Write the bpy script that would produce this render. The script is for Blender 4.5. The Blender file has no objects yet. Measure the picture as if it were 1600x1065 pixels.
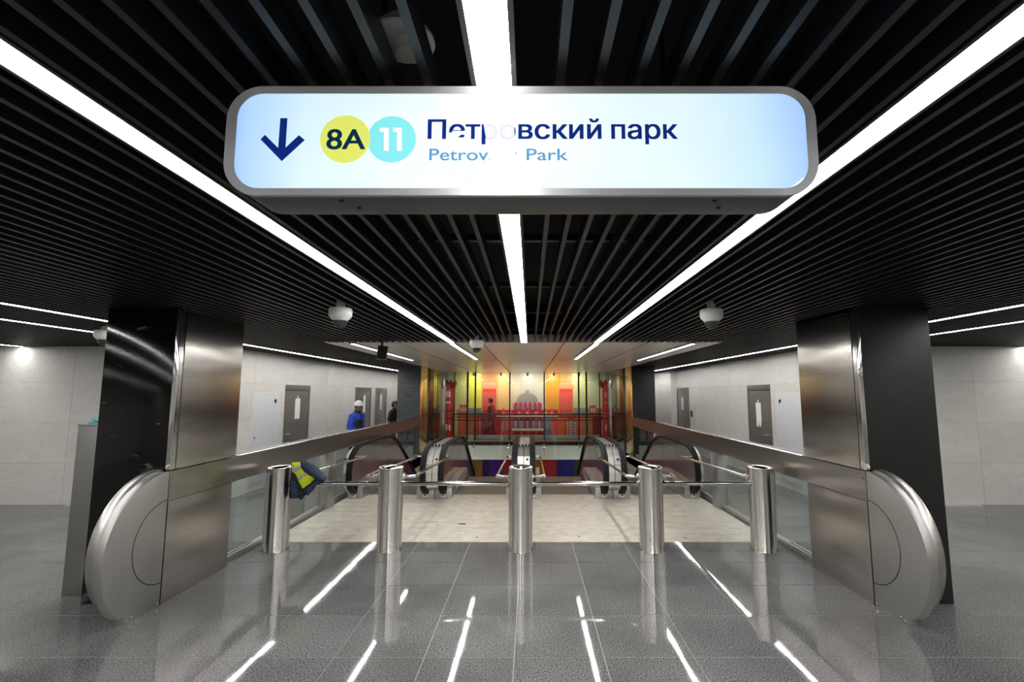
import bpy, bmesh, math, random
from mathutils import Vector, Matrix
random.seed(7)
SC = bpy.context.scene
COL = SC.collection
PI = math.pi

# ------------------------------------------------------------------ camera
cam = bpy.data.cameras.new('camera')
cam.sensor_width = 36.0
cam.lens = 749.0 / 1600.0 * 36.0
cam.shift_x = -28.0 / 1600.0
cam.clip_start = 0.05
CAM = bpy.data.objects.new('camera', cam)
COL.objects.link(CAM)
PITCH = math.atan(81.5 / 749.0)
CAMX, CAMZ = 0.12, 2.0
CAM.location = (CAMX, 0, CAMZ)
CAM.rotation_euler = (PI / 2 + PITCH, 0, 0)
SC.camera = CAM

# ------------------------------------------------------------------ world / exposure
w = bpy.data.worlds.new('world'); SC.world = w; w.use_nodes = True
w.node_tree.nodes['Background'].inputs[0].default_value = (0.5, 0.55, 0.6, 1)
w.node_tree.nodes['Background'].inputs[1].default_value = 0.02
SC.view_settings.view_transform = 'Standard'
SC.view_settings.look = 'None'
SC.view_settings.gamma = 1.0
SC.view_settings.use_curve_mapping = False
SC.view_settings.exposure = 0.22
STRIP = 30.0           # radiance of the ceiling light strips
SIGN = 0.84            # radiance of the lightbox face

def at_y(px, py, Y):
    """point of the depth plane Y that shows at a measured position of the photograph"""
    x = (px - 828.0) / 749.0; u = -(py - 532.5) / 749.0
    c, s = math.cos(PITCH), math.sin(PITCH)
    dy, dz = c - u * s, s + u * c
    t = Y / dy
    return (CAMX + x * t, CAMZ + dz * t)

# ------------------------------------------------------------------ materials
def principled(name, col, rough=0.5, metal=0.0, spec=0.5, emit=None, estr=0.0, aniso=0.0, tdir=(0, 0, 1)):
    m = bpy.data.materials.new(name); m.use_nodes = True
    b = m.node_tree.nodes['Principled BSDF']
    b.inputs['Base Color'].default_value = (*col, 1)
    b.inputs['Roughness'].default_value = rough
    b.inputs['Metallic'].default_value = metal
    b.inputs['Specular IOR Level'].default_value = spec
    if emit:
        b.inputs['Emission Color'].default_value = (*emit, 1)
        b.inputs['Emission Strength'].default_value = estr
    if aniso:
        b.inputs['Anisotropic'].default_value = aniso
        t = m.node_tree.nodes.new('ShaderNodeCombineXYZ')
        for k in range(3): t.inputs[k].default_value = tdir[k]
        m.node_tree.links.new(t.outputs[0], b.inputs['Tangent'])
    return m

def nodes(m): return m.node_tree.nodes, m.node_tree.links, m.node_tree.nodes['Principled BSDF']

def noise(m, scale, detail=2, vec=None, stretch=None, rough=0.5):
    N, L, b = nodes(m)
    g = N.new('ShaderNodeNewGeometry')
    mp = N.new('ShaderNodeMapping')
    if stretch: mp.inputs['Scale'].default_value = stretch
    L.new(g.outputs['Position'], mp.inputs['Vector'])
    n = N.new('ShaderNodeTexNoise')
    n.inputs['Scale'].default_value = scale
    n.inputs['Detail'].default_value = detail
    n.inputs['Roughness'].default_value = rough
    L.new(mp.outputs[0], n.inputs['Vector'])
    return n.outputs['Fac']

def ramp(m, fac, stops):
    N, L, b = nodes(m)
    r = N.new('ShaderNodeValToRGB')
    e = r.color_ramp.elements
    while len(e) < len(stops): e.new(0.5)
    for el, (p, c) in zip(e, stops):
        el.position = p
        el.color = (*c, 1) if isinstance(c, tuple) else (c, c, c, 1)
    L.new(fac, r.inputs[0])
    return r.outputs[0]

def mixc(m, a, b_, fac, mode='MULTIPLY'):
    N, L, b = nodes(m)
    x = N.new('ShaderNodeMix'); x.data_type = 'RGBA'; x.blend_type = mode
    if isinstance(fac, float): x.inputs[0].default_value = fac
    else: L.new(fac, x.inputs[0])
    for s, v in ((6, a), (7, b_)):
        if isinstance(v, tuple): x.inputs[s].default_value = (*v, 1)
        else: L.new(v, x.inputs[s])
    return x.outputs[2]

def bump(m, fac, strength, dist=0.01):
    N, L, b = nodes(m)
    bp = N.new('ShaderNodeBump')
    bp.inputs['Strength'].default_value = strength
    bp.inputs['Distance'].default_value = dist
    L.new(fac, bp.inputs['Height']); L.new(bp.outputs[0], b.inputs['Normal'])

def link_in(m, out, name):
    m.node_tree.links.new(out, nodes(m)[2].inputs[name])

M = {}
def granite(name, lo, hi, rough):
    m = principled(name, (.3, .3, .3), rough, spec=0.5)
    sp = ramp(m, noise(m, 85, 3, rough=0.75), [(0.36, lo), (0.50, (lo + hi) / 2 * .95), (0.64, hi)])
    cl = ramp(m, noise(m, .9, 5), [(0.33, .66), (0.62, 1.0)])
    c = mixc(m, sp, cl, 1.0)
    N, L, b = nodes(m)
    oi = N.new('ShaderNodeObjectInfo')
    rv = ramp(m, oi.outputs['Random'], [(0.0, (.84, .85, .86)), (1.0, (1, 1, 1))])
    link_in(m, mixc(m, c, rv, 1.0), 'Base Color')
    rr = ramp(m, noise(m, 3.0, 2), [(0.35, rough), (0.75, rough + .03)])
    link_in(m, rr, 'Roughness')
    return m
M['granite'] = granite('grey_granite', .035, .32, .03)
M['grout'] = principled('pale_grout', (.46, .46, .45), .8)
m = principled('ribbed_landing_metal', (.56, .52, .45), .42, metal=0.35)
wv = nodes(m)[0].new('ShaderNodeTexWave'); wv.inputs['Scale'].default_value = 55; wv.bands_direction = 'Y'
gg = nodes(m)[0].new('ShaderNodeNewGeometry'); nodes(m)[1].new(gg.outputs['Position'], wv.inputs['Vector'])
bump(m, wv.outputs['Fac'], .25, .002)
link_in(m, mixc(m, (.60, .56, .48), ramp(m, noise(m, 6, 4), [(.3, .78), (.6, 1.0)]), 1.0), 'Base Color')
M['landing'] = m

def marble(name, col, vein):
    m = principled(name, col, .38, spec=.35)
    n = noise(m, 1.6, 8, rough=.65, stretch=(1, 1, 2.2))
    c = ramp(m, n, [(.30, tuple(k * .90 for k in col)), (.47, col), (.495, vein), (.52, col), (.8, tuple(min(1, k * 1.04) for k in col))])
    N = nodes(m)[0]
    oi = N.new('ShaderNodeObjectInfo')
    rv = ramp(m, oi.outputs['Random'], [(0.0, (.93, .93, .92)), (1.0, (1, 1, 1))])
    link_in(m, mixc(m, c, rv, 1.0), 'Base Color')
    return m
M['marble'] = marble('pale_marble', (.72, .705, .67), (.65, .63, .59))
M['joint'] = principled('wall_joint', (.42, .41, .39), .8)
m = principled('black_marble', (.004, .004, .005), .09, spec=.32)
v = ramp(m, noise(m, 2.3, 9, rough=.7, stretch=(1.0, 1.0, 3.2)), [(0.0, .004), (.60, .004), (.64, .04), (.70, .45)])
link_in(m, v, 'Base Color'); bump(m, noise(m, 45, 3), .10, .003)
M['blackmarble'] = m
m = principled('honed_black_stone', (.010, .011, .013), .42, spec=.4)
link_in(m, ramp(m, noise(m, 14, 8, rough=.75), [(0.0, .008), (.55, .013), (.66, .022), (.74, .30)]), 'Base Color'); bump(m, noise(m, 30, 5), .25, .004)
M['honed'] = m
m = principled('dark_slate', (.02, .023, .027), .35)
link_in(m, ramp(m, noise(m, 5, 5, stretch=(.5, .5, 6)), [(.3, (.045, .052, .060)), (.75, (.13, .15, .165))]), 'Base Color')
M['slate'] = m

def steel(name, col, rough, stretch, b=.06, aniso=0.0, tdir=(0, 0, 1)):
    m = principled(name, col, rough, metal=1.0, aniso=aniso, tdir=tdir)
    n = noise(m, 6, 2, stretch=stretch)
    link_in(m, ramp(m, n, [(.3, tuple(k * .95 for k in col)), (.7, tuple(k * 1.05 for k in col))]), 'Base Color')
    return m
M['steel_h'] = steel('brushed_steel_panel', (.47, .45, .42), .28, (.05, .05, 6), aniso=.6, tdir=(0, 1, 0))
M['steel_pillar'] = steel('pillar_steel', (.47, .45, .42), .24, (.05, .05, 6), aniso=.92, tdir=(0, 1, 0))
M['steel_matte'] = steel('matte_steel', (.46, .455, .44), .42, (.2, .2, .2), .03)
M['steel_post'] = steel('bollard_steel', (.58, .555, .52), .22, (6, 6, .05), .05, aniso=.9)
M['chrome'] = principled('polished_steel', (.72, .71, .69), .10, metal=1.0)
M['steel_esc'] = steel('escalator_steel', (.72, .71, .69), .36, (.3, .3, .3), .03)
M['esc_panel'] = principled('polished_dark_balustrade', (.24, .185, .18), .10, metal=.55, spec=.6)
M['rubber'] = principled('black_rubber', (.008, .008, .009), .5, spec=.2)
M['black'] = principled('black_metal', (.012, .012, .013), .4)
M['slat'] = principled('anthracite_slat', (.0115, .0122, .0160), .40, spec=.4)
M['plenum'] = principled('black_plenum', (.006, .006, .008), .9)
M['soffit'] = principled('cream_soffit', (.66, .61, .56), .28, spec=.5)
M['pedestal'] = steel('pedestal_steel', (.30, .30, .29), .38, (.1, .1, .6), aniso=.3)
M['white'] = principled('white_paint', (.78, .78, .76), .4)
M['access'] = principled('white_access_door', (.66, .68, .70), .4)
M['doorgrey'] = steel('grey_steel_door', (.22, .215, .20), .32, (.1, .1, 1), .02)
nodes(M['doorgrey'])[2].inputs['Metallic'].default_value = .45
M['paper'] = principled('paper', (.85, .85, .84), .8)
M['strip'] = principled('strip_light', (1, 1, 1), .4, emit=(1.0, .985, .96), estr=STRIP)
M['signbody'] = principled('sign_grey_metal', (.085, .083, .08), .42, metal=.25)
M['signrim'] = principled('sign_rim', (.36, .36, .38), .35, metal=.5)
m = principled('sign_lightbox', (.10, .11, .12), .02, spec=.30, emit=(.80, .93, 1.0), estr=SIGN)
# uneven backlight painted into the emission colour: bluer and dimmer towards both ends
N_, L_, b_ = nodes(m)
g_ = N_.new('ShaderNodeNewGeometry'); sp_ = N_.new('ShaderNodeSeparateXYZ'); L_.new(g_.outputs['Position'], sp_.inputs[0])
mr = N_.new('ShaderNodeMapRange'); mr.inputs[1].default_value = -.687; mr.inputs[2].default_value = .881; L_.new(sp_.outputs[0], mr.inputs[0])
tube = ramp(m, mr.outputs[0], [(0.0, (.30, .52, .95)), (.035, (.46, .70, 1.0)), (.13, (.76, .93, 1.0)), (.30, (.86, .98, 1.0)), (.78, (.84, .97, 1.0)), (.90, (.60, .84, .98)), (1.0, (.30, .52, .95))])
link_in(m, mixc(m, tube, ramp(m, noise(m, 2.6, 2), [(.3, (.88, .94, 1.0)), (.6, (1, 1, 1))]), 1.0), 'Emission Color')
M['signface'] = m
def print_mat(name, col, e=.75): return principled(name, tuple(.12 * k for k in col), .02, spec=.30, emit=col, estr=e * SIGN)
M['navy'] = print_mat('print_navy', (.006, .028, .23))
M['paleblue'] = print_mat('print_pale_blue', (.12, .38, .66))
M['yellow'] = print_mat('print_yellow', (.80, .86, .16), .9)
M['cyan'] = print_mat('print_cyan', (.25, .83, .88), .95)
M['ink'] = print_mat('print_ink', (.004, .035, .08))
M['printwhite'] = print_mat('print_white', (.93, .985, 1.0), 1.0)
M['plastic'] = principled('camera_plastic', (.70, .70, .66), .4)
M['smoked'] = principled('smoked_dome', (.03, .03, .03), .06, spec=.7)
M['cloth_blue'] = principled('teal_cloth', (.03, .33, .45), .8)
M['jacket'] = principled('navy_jacket_cloth', (.013, .022, .040), .75)
M['jacket2'] = principled('slate_blue_cloth', (.026, .045, .080), .75)
M['hivis'] = principled('hi_vis_yellow', (.66, .80, .02), .6)
M['reflective'] = principled('reflective_tape', (.42, .42, .38), .35)
M['workblue'] = principled('royal_blue_cloth', (.012, .075, .50), .7)
M['darkcloth'] = principled('dark_navy_cloth', (.008, .010, .016), .75)
M['skin'] = principled('skin', (.30, .16, .10), .55)
M['helmet'] = principled('white_helmet', (.80, .80, .76), .3)
M['hair'] = principled('black_hair', (.006, .005, .005), .5)
M['redcloth'] = principled('dark_red_cloth', (.16, .008, .02), .7)
M['dullred'] = principled('dull_red_cloth', (.26, .02, .018), .8)
M['dirt'] = principled('dark_scuff', (.09, .07, .05), .8)
M['gold'] = principled('gold_panel', (.60, .43, .17), .14, metal=.75)
M['brown'] = principled('glossy_brown_panel', (.11, .075, .055), .05, metal=.55)
M['lower_white'] = principled('white_band', (.80, .82, .76), .35)
M['spot'] = principled('spot_lens', (1, 1, 1), .3, emit=(1.0, .82, .50), estr=30)
M['stepmetal'] = principled('step_metal', (.22, .21, .20), .45, metal=.7)

def thin_glass(name, tint, refl):
    m = bpy.data.materials.new(name); m.use_nodes = True
    N, L = m.node_tree.nodes, m.node_tree.links
    N.remove(N['Principled BSDF'])
    t = N.new('ShaderNodeBsdfTransparent'); t.inputs[0].default_value = (*tint, 1)
    g = N.new('ShaderNodeBsdfGlossy'); g.inputs['Roughness'].default_value = .01
    f = N.new('ShaderNodeLayerWeight')
    f2 = N.new('ShaderNodeMath'); f2.operation = 'POWER'; f2.inputs[1].default_value = 5.0; L.new(f.outputs['Facing'], f2.inputs[0])
    f3 = N.new('ShaderNodeMath'); f3.operation = 'MULTIPLY_ADD'; f3.inputs[1].default_value = .8; f3.inputs[2].default_value = refl; L.new(f2.outputs[0], f3.inputs[0])
    x = N.new('ShaderNodeMixShader')
    L.new(f3.outputs[0], x.inputs[0]); L.new(t.outputs[0], x.inputs[1]); L.new(g.outputs[0], x.inputs[2])
    L.new(x.outputs[0], N['Material Output'].inputs[0])
    return m
M['glass'] = thin_glass('clear_glass', (.90, .94, .93), .035)
M['glass_screen'] = thin_glass('screen_glass', (.95, .97, .95), .03)
_pc = {}
def paint(col):
    k = tuple(round(c, 3) for c in col)
    if k not in _pc: _pc[k] = principled('mural_print_%d' % len(_pc), k, .35, spec=.3)
    return _pc[k]

# ------------------------------------------------------------------ mesh helpers
class MB:
    def __init__(s): s.v = []; s.f = []; s.mi = []
    def add(s, vs, fs, mi=0):
        o = len(s.v); s.v += [tuple(p) for p in vs]
        s.f += [tuple(i + o for i in f) for f in fs]; s.mi += [mi] * len(fs)
        return s
    def box(s, x0, x1, y0, y1, z0, z1, mi=0):
        if x0 > x1: x0, x1 = x1, x0
        if y0 > y1: y0, y1 = y1, y0
        if z0 > z1: z0, z1 = z1, z0
        return s.add([(x0, y0, z0), (x1, y0, z0), (x1, y1, z0), (x0, y1, z0), (x0, y0, z1), (x1, y0, z1), (x1, y1, z1), (x0, y1, z1)],
                     [(3, 2, 1, 0), (4, 5, 6, 7), (0, 1, 5, 4), (1, 2, 6, 5), (2, 3, 7, 6), (3, 0, 4, 7)], mi)
    def prism(s, pts, axis, a, b, mi=0):
        """extrude the 2-D outline pts along axis ('x': pts are (y,z); 'y': (x,z); 'z': (x,y))"""
        def P(p, t): return {'x': (t, p[0], p[1]), 'y': (p[0], t, p[1]), 'z': (p[0], p[1], t)}[axis]
        n = len(pts)
        return s.add([P(p, a) for p in pts] + [P(p, b) for p in pts],
                     [tuple(range(n))[::-1], tuple(range(n, 2 * n))] + [(i, (i + 1) % n, n + (i + 1) % n, n + i) for i in range(n)], mi)
    def lathe(s, prof, c=(0, 0, 0), n=32, mi=0):
        vs = []; fs = []
        for (r, z) in prof:
            for k in range(n):
                a = 2 * PI * k / n
                vs.append((c[0] + r * math.cos(a), c[1] + r * math.sin(a), c[2] + z))
        for i in range(len(prof) - 1):
            for k in range(n):
                k2 = (k + 1) % n
                fs.append((i * n + k, i * n + k2, (i + 1) * n + k2, (i + 1) * n + k))
        fs.append(tuple(range(n))[::-1]); fs.append(tuple(range((len(prof) - 1) * n, len(prof) * n)))
        return s.add(vs, fs, mi)
    def tube(s, pts, r, n=12, mi=0):
        P = [Vector(p) for p in pts]; rs = r if isinstance(r, (list, tuple)) else [r] * len(P)
        vs = []; fs = []; up = None
        for i, p in enumerate(P):
            t = (P[min(i + 1, len(P) - 1)] - P[max(i - 1, 0)]).normalized()
            if up is None:
                up = Vector((0, 0, 1)) if abs(t.z) < .9 else Vector((1, 0, 0))
            a = (up - t * up.dot(t)).normalized(); b = t.cross(a); up = a
            for k in range(n):
                q = 2 * PI * k / n
                vs.append(p + (a * math.cos(q) + b * math.sin(q)) * rs[i])
        for i in range(len(P) - 1):
            for k in range(n):
                k2 = (k + 1) % n
                fs.append((i * n + k, i * n + k2, (i + 1) * n + k2, (i + 1) * n + k))
        fs.append(tuple(range(n))[::-1]); fs.append(tuple(range((len(P) - 1) * n, len(P) * n)))
        return s.add(vs, fs, mi)
    def mesh(s, name, mats, bevel=0, smooth=False, seg=2):
        me = bpy.data.meshes.new(name)
        me.from_pydata(s.v, [], s.f)
        mats = mats if isinstance(mats, (list, tuple)) else [mats]
        for mm in mats: me.materials.append(M[mm] if isinstance(mm, str) else mm)
        me.polygons.foreach_set('material_index', s.mi)
        bm = bmesh.new(); bm.from_mesh(me)
        bmesh.ops.recalc_face_normals(bm, faces=bm.faces)
        if bevel:
            es = [e for e in bm.edges if len(e.link_faces) == 2 and e.calc_face_angle(0) > .6]
            bmesh.ops.bevel(bm, geom=es, offset=bevel, segments=seg, affect='EDGES', profile=.6)
        bm.to_mesh(me); bm.free()
        if smooth or bevel:
            me.polygons.foreach_set('use_smooth', [True] * len(me.polygons))
            me.set_sharp_from_angle(angle=math.radians(40))
        me.update()
        return me

def tag(o, label=None, cat=None, group=None, kind=None):
    if label: o['label'] = label
    if cat: o['category'] = cat
    if group: o['group'] = group
    if kind: o['kind'] = kind
    return o
def ob(name, mesh, parent=None, loc=None, rot=None):
    o = bpy.data.objects.new(name, mesh); COL.objects.link(o)
    if loc: o.location = loc
    if rot: o.rotation_euler = rot
    if parent:
        o.parent = parent
        o.location = Vector(loc or (0, 0, 0)) - parent.location if parent.type == 'EMPTY' and parent.parent is None else Vector(loc or (0, 0, 0))
    return o
def mk(name, mb, mats, parent=None, bevel=0, smooth=False, label=None, seg=2):
    """meshes are written in world coordinates; a thing's Empty stands at the thing's base"""
    o = ob(name, mb.mesh(name, mats, bevel, smooth, seg), parent)
    if parent:
        o.location = -base_of(parent)
    if label: o['label'] = label
    return o
def base_of(p):
    v = Vector(p.location)
    while p.parent:
        p = p.parent; v += Vector(p.location)
    return v
def thing(name, label, cat, loc=(0, 0, 0), group=None, kind=None):
    o = bpy.data.objects.new(name, None); COL.objects.link(o); o.empty_display_size = .1
    o.location = loc
    return tag(o, label, cat, group, kind)
def B(*a): return MB().box(*a)

# ------------------------------------------------------------------ dimensions
ZC = 2.86            # underside of the slats
Y_EDGE = 6.74        # granite meets landing plates
T = 0.686            # tile size
Y_SOF = 8.15         # slats end, soffit begins
Y_GL = 19.9          # glass screen across the well
XB = 3.39            # inner face of balustrade
XW = 5.63            # side walls
Y_RET = 8.9          # facing walls beside the aisles
Y_BACK = -6.0

# ------------------------------------------------------------------ floor
fl = MB()
fl.box(-11, 11, Y_BACK, 9.80, -.30, -.003)
fl.box(-11, -XB - .02, 9.80, 21.6, -.30, -.003)
fl.box(XB + .02, 11, 9.80, 21.6, -.30, -.003)
floor = mk('floor', fl, 'grout')
tag(floor, 'polished grey granite tiled floor of the hall', 'floor', kind='structure')
tm = {}
def tile(x0, x1, y0, y1, par=floor, name='granite_tile', mat='granite', thick=.0028, tilt=.0011, gap=.0022):
    k = (round(x1 - x0, 3), round(y1 - y0, 3), mat)
    if k not in tm:
        hx, hy = (x1 - x0) / 2 - gap, (y1 - y0) / 2 - gap * 1.9
        tm[k] = MB().box(-hx, hx, -hy, hy, -thick, 0).mesh(name, mat)
    return ob(name, tm[k], par, ((x0 + x1) / 2, (y0 + y1) / 2, 0),
              (random.uniform(-tilt, tilt), random.uniform(-tilt, tilt), 0))
rows = [3.897 + T * k for k in range(-4, 4)] + [6.354, Y_EDGE]      # tile rows in front of the landing plates
rows[-3] = 5.957
n_t = 0
for i in range(len(rows) - 1):
    for j in range(-7, 7):
        tile(j * T, (j + 1) * T, rows[i], rows[i + 1]); n_t += 1
for sgn in (-1, 1):                                                # aisles beside the balustrades
    for j in range(7, 12):
        for i in range(2, len(rows) - 1):
            a, b = sorted((sgn * j * T, sgn * (j + 1) * T)); tile(a, b, rows[i], rows[i + 1]); n_t += 1
    for j in range(5, 12):
        for k in range(3):
            a, b = sorted((sgn * j * T, sgn * (j + 1) * T)); tile(a, b, Y_EDGE + T * k, Y_EDGE + T * (k + 1)); n_t += 1
rest = MB()
for (x0, x1, y0, y1) in ((-11, 11, Y_BACK, rows[0]), (-11, -7 * T, rows[0], rows[2]), (7 * T, 11, rows[0], rows[2]),
                         (-11, -12 * T, rows[2], Y_RET), (12 * T, 11, rows[2], Y_RET),
                         (-XW - .2, -XB - .03, Y_EDGE + 3 * T, 21.6), (XB + .03, XW + .2, Y_EDGE + 3 * T, 21.6)):
    rest.box(x0 + .002, x1 - .002, y0 + .002, y1 - .002, -.0028, 0)
tag(mk('granite_paving', rest, 'granite', floor), kind='stuff')
# landing plates in front of the escalators
cx = [-XB - .02, -1.71, 0, 1.71, XB + .02]
for i in range(4):
    for k in range(9):
        y0 = Y_EDGE + k * .34
        tile(cx[i], cx[i + 1], y0, y0 + .34, name='landing_panel', mat='landing', tilt=.0006, gap=.0025)

# ------------------------------------------------------------------ ceiling with slats
c = MB(); c.box(-11, 11, Y_BACK, 21.6, 3.55, 3.65)
ceiling = mk('ceiling', c, 'plenum')
tag(ceiling, 'black ceiling void hung with long dark parallel slats', 'ceiling', kind='structure')
SX0, SX1 = -1.218, 1.263       # the two side strips of the central bay
xs = []
x = .205
while x < SX1 - .08: xs.append(x); x += .108
x = -.165
while x > SX0 + .08: xs.append(x); x -= .108
x = SX1 + .115
while x < 9.4: xs.append(x); x += .108
x = SX0 - .115
while x > -9.4: xs.append(x); x -= .108
STRIPS_SIDE = (4.95, 6.05, 9.3)
def slat_mesh(L):
    k = ('slat', L)
    if k not in tm:
        tm[k] = MB().prism([(-.012, 0), (.012, 0), (.012, .085), (-.012, .085)], 'y', 0, L).mesh('slat', 'slat')
    return tm[k]
for x in xs:
    if any(abs(abs(x) - s) < .085 for s in STRIPS_SIDE): continue
    if abs(x) < 3.44: y1 = Y_SOF - .02
    elif abs(x) < XW - .03: y1 = 21.4
    else: y1 = Y_RET - .03
    segs = [(Y_BACK + .1, y1)]
    if 3.40 < abs(x) < 4.20:                                       # the slats stop at the pillars
        segs = [(Y_BACK + .1, 4.80), (5.90, 15.55)]
    for a, b in segs:
        ob('slat', slat_mesh(round(b - a, 2)), ceiling, (x, a, ZC))
# cross carriers above the slats
for y in (-4.0, -2.0, .35, 1.62, 2.9, 4.2, 5.6, 7.1):
    mk('slat_carrier', B(-9.4, 9.4, y, y + .04, ZC + .085, ZC + .13), 'black', ceiling)
for (x0, x1, y0) in ((-.75, .95, 1.1), (.55, .62, 2.0)):
    mk('cable_tray', B(x0, x1, y0, y0 + .18, 3.22, 3.27), 'black', ceiling)

# soffit over the escalators
sof = mk('ceiling_soffit', B(-3.40, 3.40, Y_SOF + .012, Y_GL + 1.0, ZC + .02, ZC + .14), 'black')
tag(sof, 'glossy cream soffit of large panels above the escalators', 'ceiling', kind='structure')
cxs = [-3.40, -2.14, -.71, .71, 2.14, 3.40]; cys = [Y_SOF, 12.6, 16.4, Y_GL + .95]
for i in range(5):
    for k in range(3):
        mk('soffit_panel', B(cxs[i] + .014, cxs[i + 1] - .014, cys[k] + .006, cys[k + 1] - .006, ZC, ZC + .02), 'soffit', sof)
mk('soffit_fascia', B(-3.40, 3.40, Y_SOF, Y_SOF + .012, ZC + .005, ZC + .14), 'soffit', sof)

# ------------------------------------------------------------------ light strips
def light_strip(x, y0, y1, label, wd=.098, z=ZC, drop=0.0):
    t = thing('light_strip', label, 'ceiling light', (x, (y0 + y1) / 2, z), 'linear ceiling lights')
    h = MB(); w2 = wd / 2
    zt = z + .08 if not drop else z - .001
    zb = z - .004 if not drop else z - drop
    h.box(x - w2 - .014, x - w2, y0, y1, zb, zt); h.box(x + w2, x + w2 + .014, y0, y1, zb, zt)
    h.box(x - w2, x + w2, y0, y1, zt - .004, zt)
    h.box(x - w2, x + w2, y0 - .008, y0, zb, zt); h.box(x - w2, x + w2, y1, y1 + .008, zb, zt)
    mk('housing', h, 'black', t)
    mk('diffuser', B(x - w2, x + w2, y0, y1, zb + .003, zb + .010), 'strip', t)
    return t
light_strip(.02, Y_BACK + .3, Y_SOF - .02, 'bright linear light running down the middle of the slats behind the sign')
light_strip(SX0, Y_BACK + .3, Y_SOF - .02, 'bright linear light crossing the upper left of the slat ceiling')
light_strip(SX1, Y_BACK + .3, Y_SOF - .02, 'bright linear light crossing the upper right of the slat ceiling')
for x, s in ((SX0, 'left'), (SX1, 'right')):
    light_strip(x, Y_SOF + .01, 12.0, 'short slim light in the cream soffit continuing the %s slat light' % s, .075, ZC, .022)
for x, s in ((-2.92, 'left'), (2.92, 'right')):
    light_strip(x, Y_SOF + .01, 12.4, 'short slim light near the %s edge of the cream soffit' % s, .07, ZC, .022)
for sgn, s in ((-1, 'left'), (1, 'right')):
    light_strip(sgn * 4.95, Y_BACK + .3, 21.3, 'long light along the %s aisle running above the row of doors' % s, .08)
    light_strip(sgn * 6.05, Y_BACK + .3, Y_RET - .04, 'outer light of the %s aisle ending at the marble wall' % s, .08)
    light_strip(sgn * 9.3, Y_BACK + .3, Y_RET - .04, 'light at the far %s edge of the hall beside the side wall' % s, .08)

# ------------------------------------------------------------------ walls
def panel_mesh(dx, dy, dz):
    k = ('pan', round(dx, 3), round(dy, 3), round(dz, 3))
    if k not in tm:
        tm[k] = MB().box(-dx / 2, dx / 2, -dy / 2, dy / 2, -dz / 2, dz / 2).mesh('marble_panel', 'marble')
    return tm[k]
ROWS = [0.0, .74, 1.47, 2.20, 2.87]
def wall_panels(wall, axis, face, a, b, outward, openings=(), pitch=1.25):
    """clad a wall face with marble panels; openings are (a,b,top) ranges left free below top"""
    cuts = {a, b}
    for o in openings: cuts |= {o[0], o[1]}
    cuts = sorted(cuts); rng = []
    for u, v in zip(cuts[:-1], cuts[1:]):
        n = max(1, round((v - u) / pitch))
        rng += [(u + (v - u) * i / n, u + (v - u) * (i + 1) / n) for i in range(n)]
    for (u, v) in rng:
        hole = [o for o in openings if o[0] - 1e-4 <= u and v <= o[1] + 1e-4]
        for z0, z1 in zip(ROWS[:-1], ROWS[1:]):
            if hole and z1 <= hole[0][2] + .02: continue
            g = .0025
            c = face - outward * .0 + outward * .006
            if axis == 'x': me = panel_mesh(.012, v - u - 2 * g, z1 - z0 - 2 * g); loc = (c, (u + v) / 2, (z0 + z1) / 2)
            else: me = panel_mesh(v - u - 2 * g, .012, z1 - z0 - 2 * g); loc = ((u + v) / 2, c, (z0 + z1) / 2)
            ob('marble_panel', me, wall, loc)
DOORS_L = [(11.27, 12.66, 2.2), (16.0, 17.55, 2.2), (18.1, 19.45, 2.2)]
DOORS_R = [(10.99, 12.28, 2.2), (16.85, 18.16, 2.2)]
for sgn, side, doors, ystep in ((-1, 'left', DOORS_L, 11.24), (1, 'right', DOORS_R, 10.96)):
    wb = MB()
    wb.box(sgn * (XW - .03), sgn * (XW + .5), Y_RET - .2, ystep, 0, 3.5)
    wb.box(sgn * (XW + .06), sgn * (XW + .5), ystep, 21.6, 0, 3.5)
    wl = tag(mk('wall_' + side, wb, 'joint'), 'pale marble clad wall with doors along the %s aisle' % side, 'wall', kind='structure')
    wall_panels(wl, 'x', sgn * (XW - .03), Y_RET - .188, ystep, -sgn)
    wall_panels(wl, 'x', sgn * (XW + .06), ystep, 21.5, -sgn, doors)
    wf = tag(mk('wall_%s_facing' % side, B(sgn * (XW - .03), sgn * 11, Y_RET, Y_RET + .2, 0, 3.5), 'joint'),
             'pale marble wall facing the hall beyond the %s pillar' % side, 'wall', kind='structure')
    a, b = sorted((sgn * (XW + .0), sgn * 11)); wall_panels(wf, 'y', Y_RET, a, b, -1)
    tag(mk('wall_%s_outer' % side, B(sgn * 11, sgn * 11.2, Y_BACK, Y_RET + .2, 0, 3.6), 'marble'),
        'plain pale side wall at the outer %s of the hall' % side, 'wall', kind='structure')
    tag(mk('wall_%s_end' % side, B(sgn * XB, sgn * (XW + .5), 21.5, 21.7, 0, 3.6), 'marble'),
        'pale wall closing the far end of the %s aisle' % side, 'wall', kind='structure')
tag(mk('wall_back', B(-11, 11, Y_BACK - .2, Y_BACK, 0, 3.6), 'marble'), 'pale marble wall at the near end of the hall', 'wall', kind='structure')
# right far pilaster
tag(mk('trim_1', B(XW - .16, XW + .06, 18.3, 21.45, 0, ZC), 'marble', bevel=.004), 'pale marble pilaster beside the far right door', 'pilaster', kind='structure')

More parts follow.
